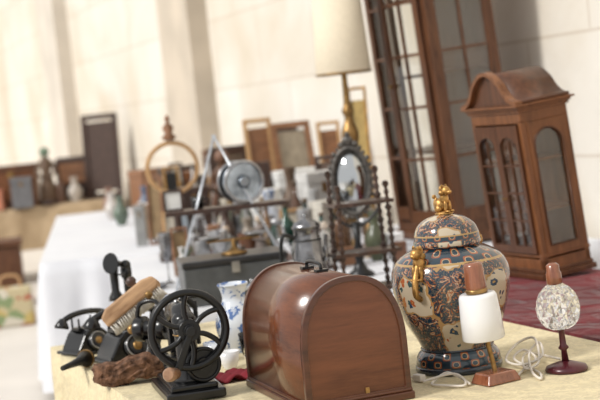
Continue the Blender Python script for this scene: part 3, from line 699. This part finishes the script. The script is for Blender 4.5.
def vase(x,y,h,r,mat,label,z=T):
    placed.append((x,y,r))
    G().lathe([(p.x,p.z) for p in cr([(r*.5,0,0),(r*.55,0,h*.03),(r,0,h*.35),(r*.9,0,h*.55),(r*.4,0,h*.78),(r*.55,0,h),(r*.5,0,h),(r*.33,0,h*.78)],4)],24).build('vase',mat,loc=(x,y,z+.001),label=label,cat='vase')
def figurine(x,y,h,c1,c2,label,z=T):
    placed.append((x,y,h*.17))
    t=thing('figurine',label,'figurine',(x,y,z+.001))
    G().lathe([(h*.16,0),(h*.17,h*.06),(h*.10,h*.1)],16).build('base',M_dkwood,t)
    g=G(); g.lathe([(h*.15,h*.08),(h*.12,h*.3),(h*.07,h*.5),(h*.11,h*.68),(h*.04,h*.76)],18); g.tube([(-.11*h,0,h*.66),(-.15*h,-.05*h,h*.5),(-.05*h,-.12*h,h*.45)],h*.03); g.tube([(.11*h,0,h*.66),(.15*h,-.05*h,h*.5),(.05*h,-.12*h,h*.45)],h*.03); g.build('dress',col(c1),t)
    g=G(); g.ball((0,0,h*.84),h*.08); g.build('head',col(c2),t)
def jar(x,y,h,r,label):
    placed.append((x,y,r))
    t=thing('glass_jar',label,'jar',(x,y,T+.001))
    G().lathe([(r*.9,0),(r,.008),(r,h*.75),(r*.7,h*.86),(r*.7,h*.9)],20).build('body',M_crystal,t)
    G().lathe([(r*.78,h*.88),(r*.78,h),(r*.3,h*1.02)],20).build('lid',M_steel,t)
def goblet(x,y,h,r,label,mat):
    placed.append((x,y,r))
    G().lathe([(p.x,p.z) for p in cr([(r*.8,0,0),(r*.75,0,h*.03),(r*.15,0,h*.1),(r*.12,0,h*.4),(r*.5,0,h*.5),(r*.95,0,h*.7),(r,0,h),(r*.93,0,h),(r*.8,0,h*.7),(r*.2,0,h*.52)],4)],20).build('goblet',mat,loc=(x,y,T+.001),label=label,cat='goblet')
def bowl(x,y,h,r,label,mat):
    placed.append((x,y,r))
    G().lathe([(p.x,p.z) for p in cr([(r*.45,0,0),(r*.5,0,h*.06),(r*.85,0,h*.4),(r,0,h),(r*.94,0,h),(r*.75,0,h*.4),(r*.2,0,h*.14)],4)],24).build('bowl',mat,loc=(x,y,T+.001),label=label,cat='bowl')
for q in [(.262,6.55,.12),(.212,5.64,.12),(-.62,7.1,.12),(-.325,5.82,.3),(-.285,5.37,.25),(.70,6.38,.2),(.85,6.6,.4),(.6,6.9,.32)]: placed.append(q)
pic(-.20,8.85,.18,.66,15,8,M_tan,M_mid,'tall light wooden picture frame leaning upright')
pic(.02,8.85,.26,.62,20,10,M_mid,col((.36,.30,.22)),'brown framed picture behind white papers')
pic(.22,8.40,.14,.60,10,6,M_tan,M_mid,'narrow tan wooden frame leaning upright')
pic(.34,7.45,.10,.78,-10,8,M_gold,col((.5,.35,.12)),'tall gilt picture frame leaning beside the cabinet')
pic(-.42,9.1,.26,.50,10,8,M_dkwood,col((.12,.08,.05)),'dark framed picture among bric-a-brac')
pic(-.12,9.6,.34,.58,12,8,M_dkwood,col((.16,.10,.06)),'large dark framed picture among bric-a-brac')
pic(.17,7.85,.16,.42,-12,9,M_dkwood,col((.10,.06,.04)),'dark framed picture behind the tall lamp')
box_(.0,8.28,.26,.16,.34,12,M_white,'paper_box','white cardboard box on the table','box')
box_(.10,7.30,.18,.14,.36,25,col((.60,.59,.57)),'paper_box','pale grey cardboard box on white cloth','box')
box_(-.20,7.95,.16,.12,.26,-14,M_white,'paper_box','small white paper box beside a dark box','box')
box_(-.24,8.42,.16,.14,.40,0,M_dkwood,'wooden_box','tall dark wooden box with brass latch','box')
box_(-.62,8.33,.18,.14,.30,5,M_dkwood,'wooden_box','brown wooden box among bric-a-brac','box')
box_(.13,6.80,.14,.12,.24,30,col((.60,.56,.49)),'paper_box','cream cardboard box behind the mirror','box')
bottle(-.075,6.60,.26,.045,(.015,.06,.04),lab='dark green glass bottle on white cloth')
bottle(.020,6.50,.28,.038,(.02,.03,.025),lab='nearly black glass bottle on white cloth')
bottle(-.17,6.85,.24,.036,(.16,.08,.03),lab='amber glass bottle on white cloth')
bottle(.085,6.32,.22,.034,(.05,.09,.08),lab='teal glass bottle on white cloth')
bottle(-.02,7.05,.34,.036,(.10,.05,.03),lab='brown glass bottle behind the green bottle')
bottle(-.28,7.20,.30,.036,(.09,.10,.07),lab='olive glass bottle on white cloth')
vase(-.16,7.35,.28,.06,M_bluew,'blue and white vase on white cloth')
vase(-.04,7.45,.38,.06,col((.12,.07,.04)),'brown ceramic vase on white cloth')
figurine(.09,6.04,.22,(.62,.60,.56),(.7,.6,.5),'white porcelain figurine near the tall lamp')
figurine(-.20,6.55,.24,(.2,.16,.14),(.5,.4,.3),'grey figurine on white cloth')
figurine(-.44,8.46,.54,(.10,.045,.02),(.2,.1,.06),'brown carved wooden figurine beside dark box')
for (x,y,h,r,c,l) in [(-.27,6.95,.18,.05,(.3,.25,.2),'tan ceramic pot on white cloth'),(.07,7.00,.28,.05,(.4,.4,.4),'grey ceramic vase on white cloth'),(-.38,7.05,.24,.05,(.07,.04,.03),'dark brown vase on white cloth'),(.25,7.10,.34,.05,(.16,.09,.05),'brown vase beside the tall lamp')]:
    vase(x,y,h,r,col(c,.3),l)
random.seed(11)
cols=[(.16,.05,.03),(.3,.22,.15),(.08,.09,.13),(.45,.41,.35),(.14,.09,.06),(.10,.12,.10),(.5,.47,.43),(.05,.04,.04)]
bx=-.97
for i in range(7):
    w_=random.uniform(.025,.045); h=random.uniform(.17,.26); c=cols[i%8]
    t=thing('book','old hardback book standing upright on the table','book',(bx,8.6,T+.001),0,group='old books in a row')
    G().box((0,0,h/2),(w_,.15,h)).build('cover',col(c),t,bevel=.003); G().box((0,0,h/2+.003),(w_*.7,.144,h)).build('pages',M_white,t)
    placed.append((bx,8.6,.09))
    bx+=w_+.006
for i,(x,y,h,c,l) in enumerate([(-1.05,9.4,.16,(.35,.35,.33),'grey'),(-1.27,10,.20,(.12,.16,.12),'green'),(-1.12,10.3,.24,(.10,.13,.2),'blue'),(-1.42,10.7,.2,(.56,.52,.48),'white'),(-.86,9.15,.2,(.16,.08,.05),'brown'),(-1.5,11.2,.22,(.25,.14,.1),'dark brown'),(-.98,10.9,.3,(.3,.2,.12),'tan')]):
    vase(x,y,h,.055,col(c,.3),'small %s ceramic jar on the white cloth'%l)
for i,(x,y,w_,h,m_) in enumerate([(-.50,9.80,.26,.42,M_dkwood),(-.80,9.8,.20,.34,M_cab),(-.5,10.35,.3,.46,M_tall),(-.88,10.40,.22,.36,M_dkwood),(-1.15,11.2,.3,.34,M_mid)]):
    box_(x,y,w_,.2,h,10*i,m_,'wooden_box','old wooden box standing among bric-a-brac','box')
random.seed(29)
names=[('dark brown',(.06,.03,.018)),('cream',(.54,.49,.40)),('rust brown',(.15,.065,.035)),('grey',(.30,.30,.29)),('black',(.015,.015,.015)),('ochre',(.26,.17,.08)),('white',(.66,.65,.63)),('pale blue',(.36,.42,.48)),('olive green',(.08,.09,.05)),('walnut brown',(.12,.06,.03)),('ivory',(.60,.56,.48))]
cnt=0; tries=0
zones=[(-.62,.05,5.95,7.45),(-.55,.05,6.2,7.45),(-.05,.42,6.0,7.7),(-.95,.40,7.85,10.0)]
def inside(x,y):
    if y<7.5:
        w=(Vector((x,y))-A).dot(W); s=(Vector((x,y))-A).dot(S)
        if 1.31<w<2.35 and .66<s<2.40: return True
        xl=-.72+(y-5.12)*(-.26/2.42)+.10; xr=.14+(y-5.38)*(-.84/2.16)-.06
        return xl<x<xr and y>5.6
    if y<7.78: return False
    xl=-1.02-(y-8)*.14; xr=.46+(y-8.14)*(-1.46/3.86)-.10
    return xl<x<xr and not (y<8.2 and x>.1)
while cnt<125 and tries<14000:
    tries+=1
    z_=random.choice(zones); x=random.uniform(z_[0],z_[1]); y=random.uniform(z_[2],z_[3]); r=random.uniform(.024,.058)
    if not inside(x,y) or any((x-a)**2+(y-b_)**2<(r+c+.005)**2 for a,b_,c in placed): continue
    nm,c=random.choice(names); k_=random.random(); tall=.15+.06*(y-6)/2
    h=random.uniform(.6,1.5)*tall
    if k_<.16: vase(x,y,h,r,col(c,.3),'small %s ceramic vase among the bric-a-brac'%nm)
    elif k_<.30: bottle(x,y,h*1.2,r*.75,c,lab='small %s bottle among the bric-a-brac'%nm)
    elif k_<.48: box_(x,y,r*1.5,r*1.2,h*.8,random.uniform(-30,30),random.choice([M_dkwood,M_mid,col(c),col(c)]),'trinket_box','small trinket box among the bric-a-brac','box')
    elif k_<.58: figurine(x,y,h*1.1,c,(.4,.3,.22),'small %s figurine among the bric-a-brac'%nm)
    elif k_<.68: jar(x,y,h*.8,r*.8,'small glass jar with steel lid among the bric-a-brac')
    elif k_<.80: goblet(x,y,h*.95,r*.8,'small metal goblet among the bric-a-brac',random.choice([M_brass,M_steel,M_pewter]))
    elif k_<.91: bowl(x,y,h*.55,r,'small %s bowl among the bric-a-brac'%nm,random.choice([M_bluew,M_opal,col(c,.25)]))
    else: pic(x,y,r*2.1,h*1.3,random.uniform(-25,25),8,random.choice([M_dkwood,M_mid,M_gold,M_tan]),col(c),'small standing frame with %s picture'%nm)
    cnt+=1
for i,(x,y,r) in enumerate([(-.60,5.50,.06),(-.63,5.95,.05)]):
    G().lathe([(r*.5,0),(r*.55,.004),(r,.018),(r*.97,.020),(r*.5,.007),(.0005,.006)],28).build('plate',M_bluew if i!=1 else M_pewter,loc=(x,y,T+.001),label=['blue and white porcelain plate','flat grey pewter plate'][i],cat='plate')
# ---------------------------------------------------------------- distant table things
box_(-2.84,14.2,.50,.3,.42,4,M_cab,'wooden_chest','reddish wooden chest on beige cloth','chest',lidmat=M_tall)
box_(-3.02,13.90,.26,.15,.20,0,col((.50,.20,.12)),'wooden_box','pinkish box before the wooden chest','box')
box_(-2.70,13.88,.2,.14,.30,6,col((.16,.16,.17)),'tin_box','dark grey tin box on beige cloth','box')
t=thing('radio','old brown wooden radio on beige cloth','radio',(-2.24,14.40,T+.001),5)
G().box((0,0,.22),(.38,.22,.44)).build('body',M_dkwood,t,bevel=.03); G().box((0,-.113,.28),(.3,.01,.2)).build('speaker_cloth',M_mid,t)
for x in(-.1,.1): G().cyl((x,-.11,.1),(x,-.135,.1),.03).build('knob',M_black,t)
pic(-1.93,14.12,.38,.84,-12,5,M_dkwood,col((.07,.04,.03)),'tall dark framed screen on beige cloth')
figurine(-2.46,13.98,.62,(.12,.07,.04),(.15,.22,.15),'dark brown carved figurine beside the radio')
vase(-2.20,13.98,.24,.07,col((.45,.40,.35),.3),'pale ceramic vase before the radio')
bottle(-2.34,13.97,.3,.05,(.1,.05,.03),lab='brown bottle before the radio')
# floor things
t=thing('storage_chest','brown wooden chest standing on the floor','chest',(-2.75,12.2,.001),10)
G().box((0,0,.28),(.6,.4,.48)).build('body',M_tall,t,bevel=.01); G().box((0,0,.55),(.64,.44,.05)).build('lid',M_tall,t,bevel=.01)
for x in(-.26,.26):
    for y in(-.16,.16): G().box((x,y,.02),(.05,.05,.04)).build('leg',M_dkwood,t)
m,nt,b=newmat('patterned_fabric'); v=coords(nt); vo=nt.nodes.new('ShaderNodeTexVoronoi'); vo.inputs['Scale'].default_value=14; nt.links.new(v,vo.inputs['Vector'])
cs=nt.nodes.new('ShaderNodeSeparateColor'); nt.links.new(vo.outputs['Color'],cs.inputs[0])
nt.links.new(ramp(nt,[(0,(.5,.42,.25)),(.3,(.6,.55,.45)),(.55,(.22,.28,.13)),(.75,(.4,.12,.06)),(.9,(.5,.38,.13))],cs.outputs[0],'CONSTANT'),b.inputs['Base Color'])
t=thing('shopping_bag','patterned fabric bag in green and red on the floor','bag',(-2.30,10.9,.001),8)
G().box((0,0,.15),(.34,.2,.30),taper=.92).build('body',m,t,bevel=.02)
g=G(); g.tube(cr([(-.08,0,.29),(-.06,0,.38),(.06,0,.38),(.08,0,.29)]),.01); g.build('handle',M_tan,t)
# ---------------------------------------------------------------- light
w=bpy.data.worlds.new('World'); sc.world=w; w.use_nodes=True
bg=w.node_tree.nodes['Background']; bg.inputs[0].default_value=(1.0,.995,.985,1); bg.inputs[1].default_value=.88
def sun(name,d,e,ang,c):
    l=bpy.data.lights.new(name,'SUN'); l.energy=e; l.angle=math.radians(ang); l.color=c
    o=bpy.data.objects.new(name,l); sc.collection.objects.link(o); o.rotation_euler=Vector(d).to_track_quat('-Z','Y').to_euler(); o.location=(0,0,6)
sun('sun',(.80,.42,-.75),2.7,10,(1,.975,.93))
# ---------------------------------------------------------------- camera
cd=bpy.data.cameras.new('camera'); cam=bpy.data.objects.new('camera',cd); sc.collection.objects.link(cam)
cam.location=(0,0,1.45)
cam.rotation_euler=(Matrix.Rotation(math.radians(86.26),3,'X')@Matrix.Rotation(math.radians(-6),3,'Z')).to_euler()
cd.lens=85; cd.sensor_width=36; cd.clip_end=100
cd.dof.use_dof=True; cd.dof.focus_distance=3.40; cd.dof.aperture_fstop=3.8
sc.camera=cam
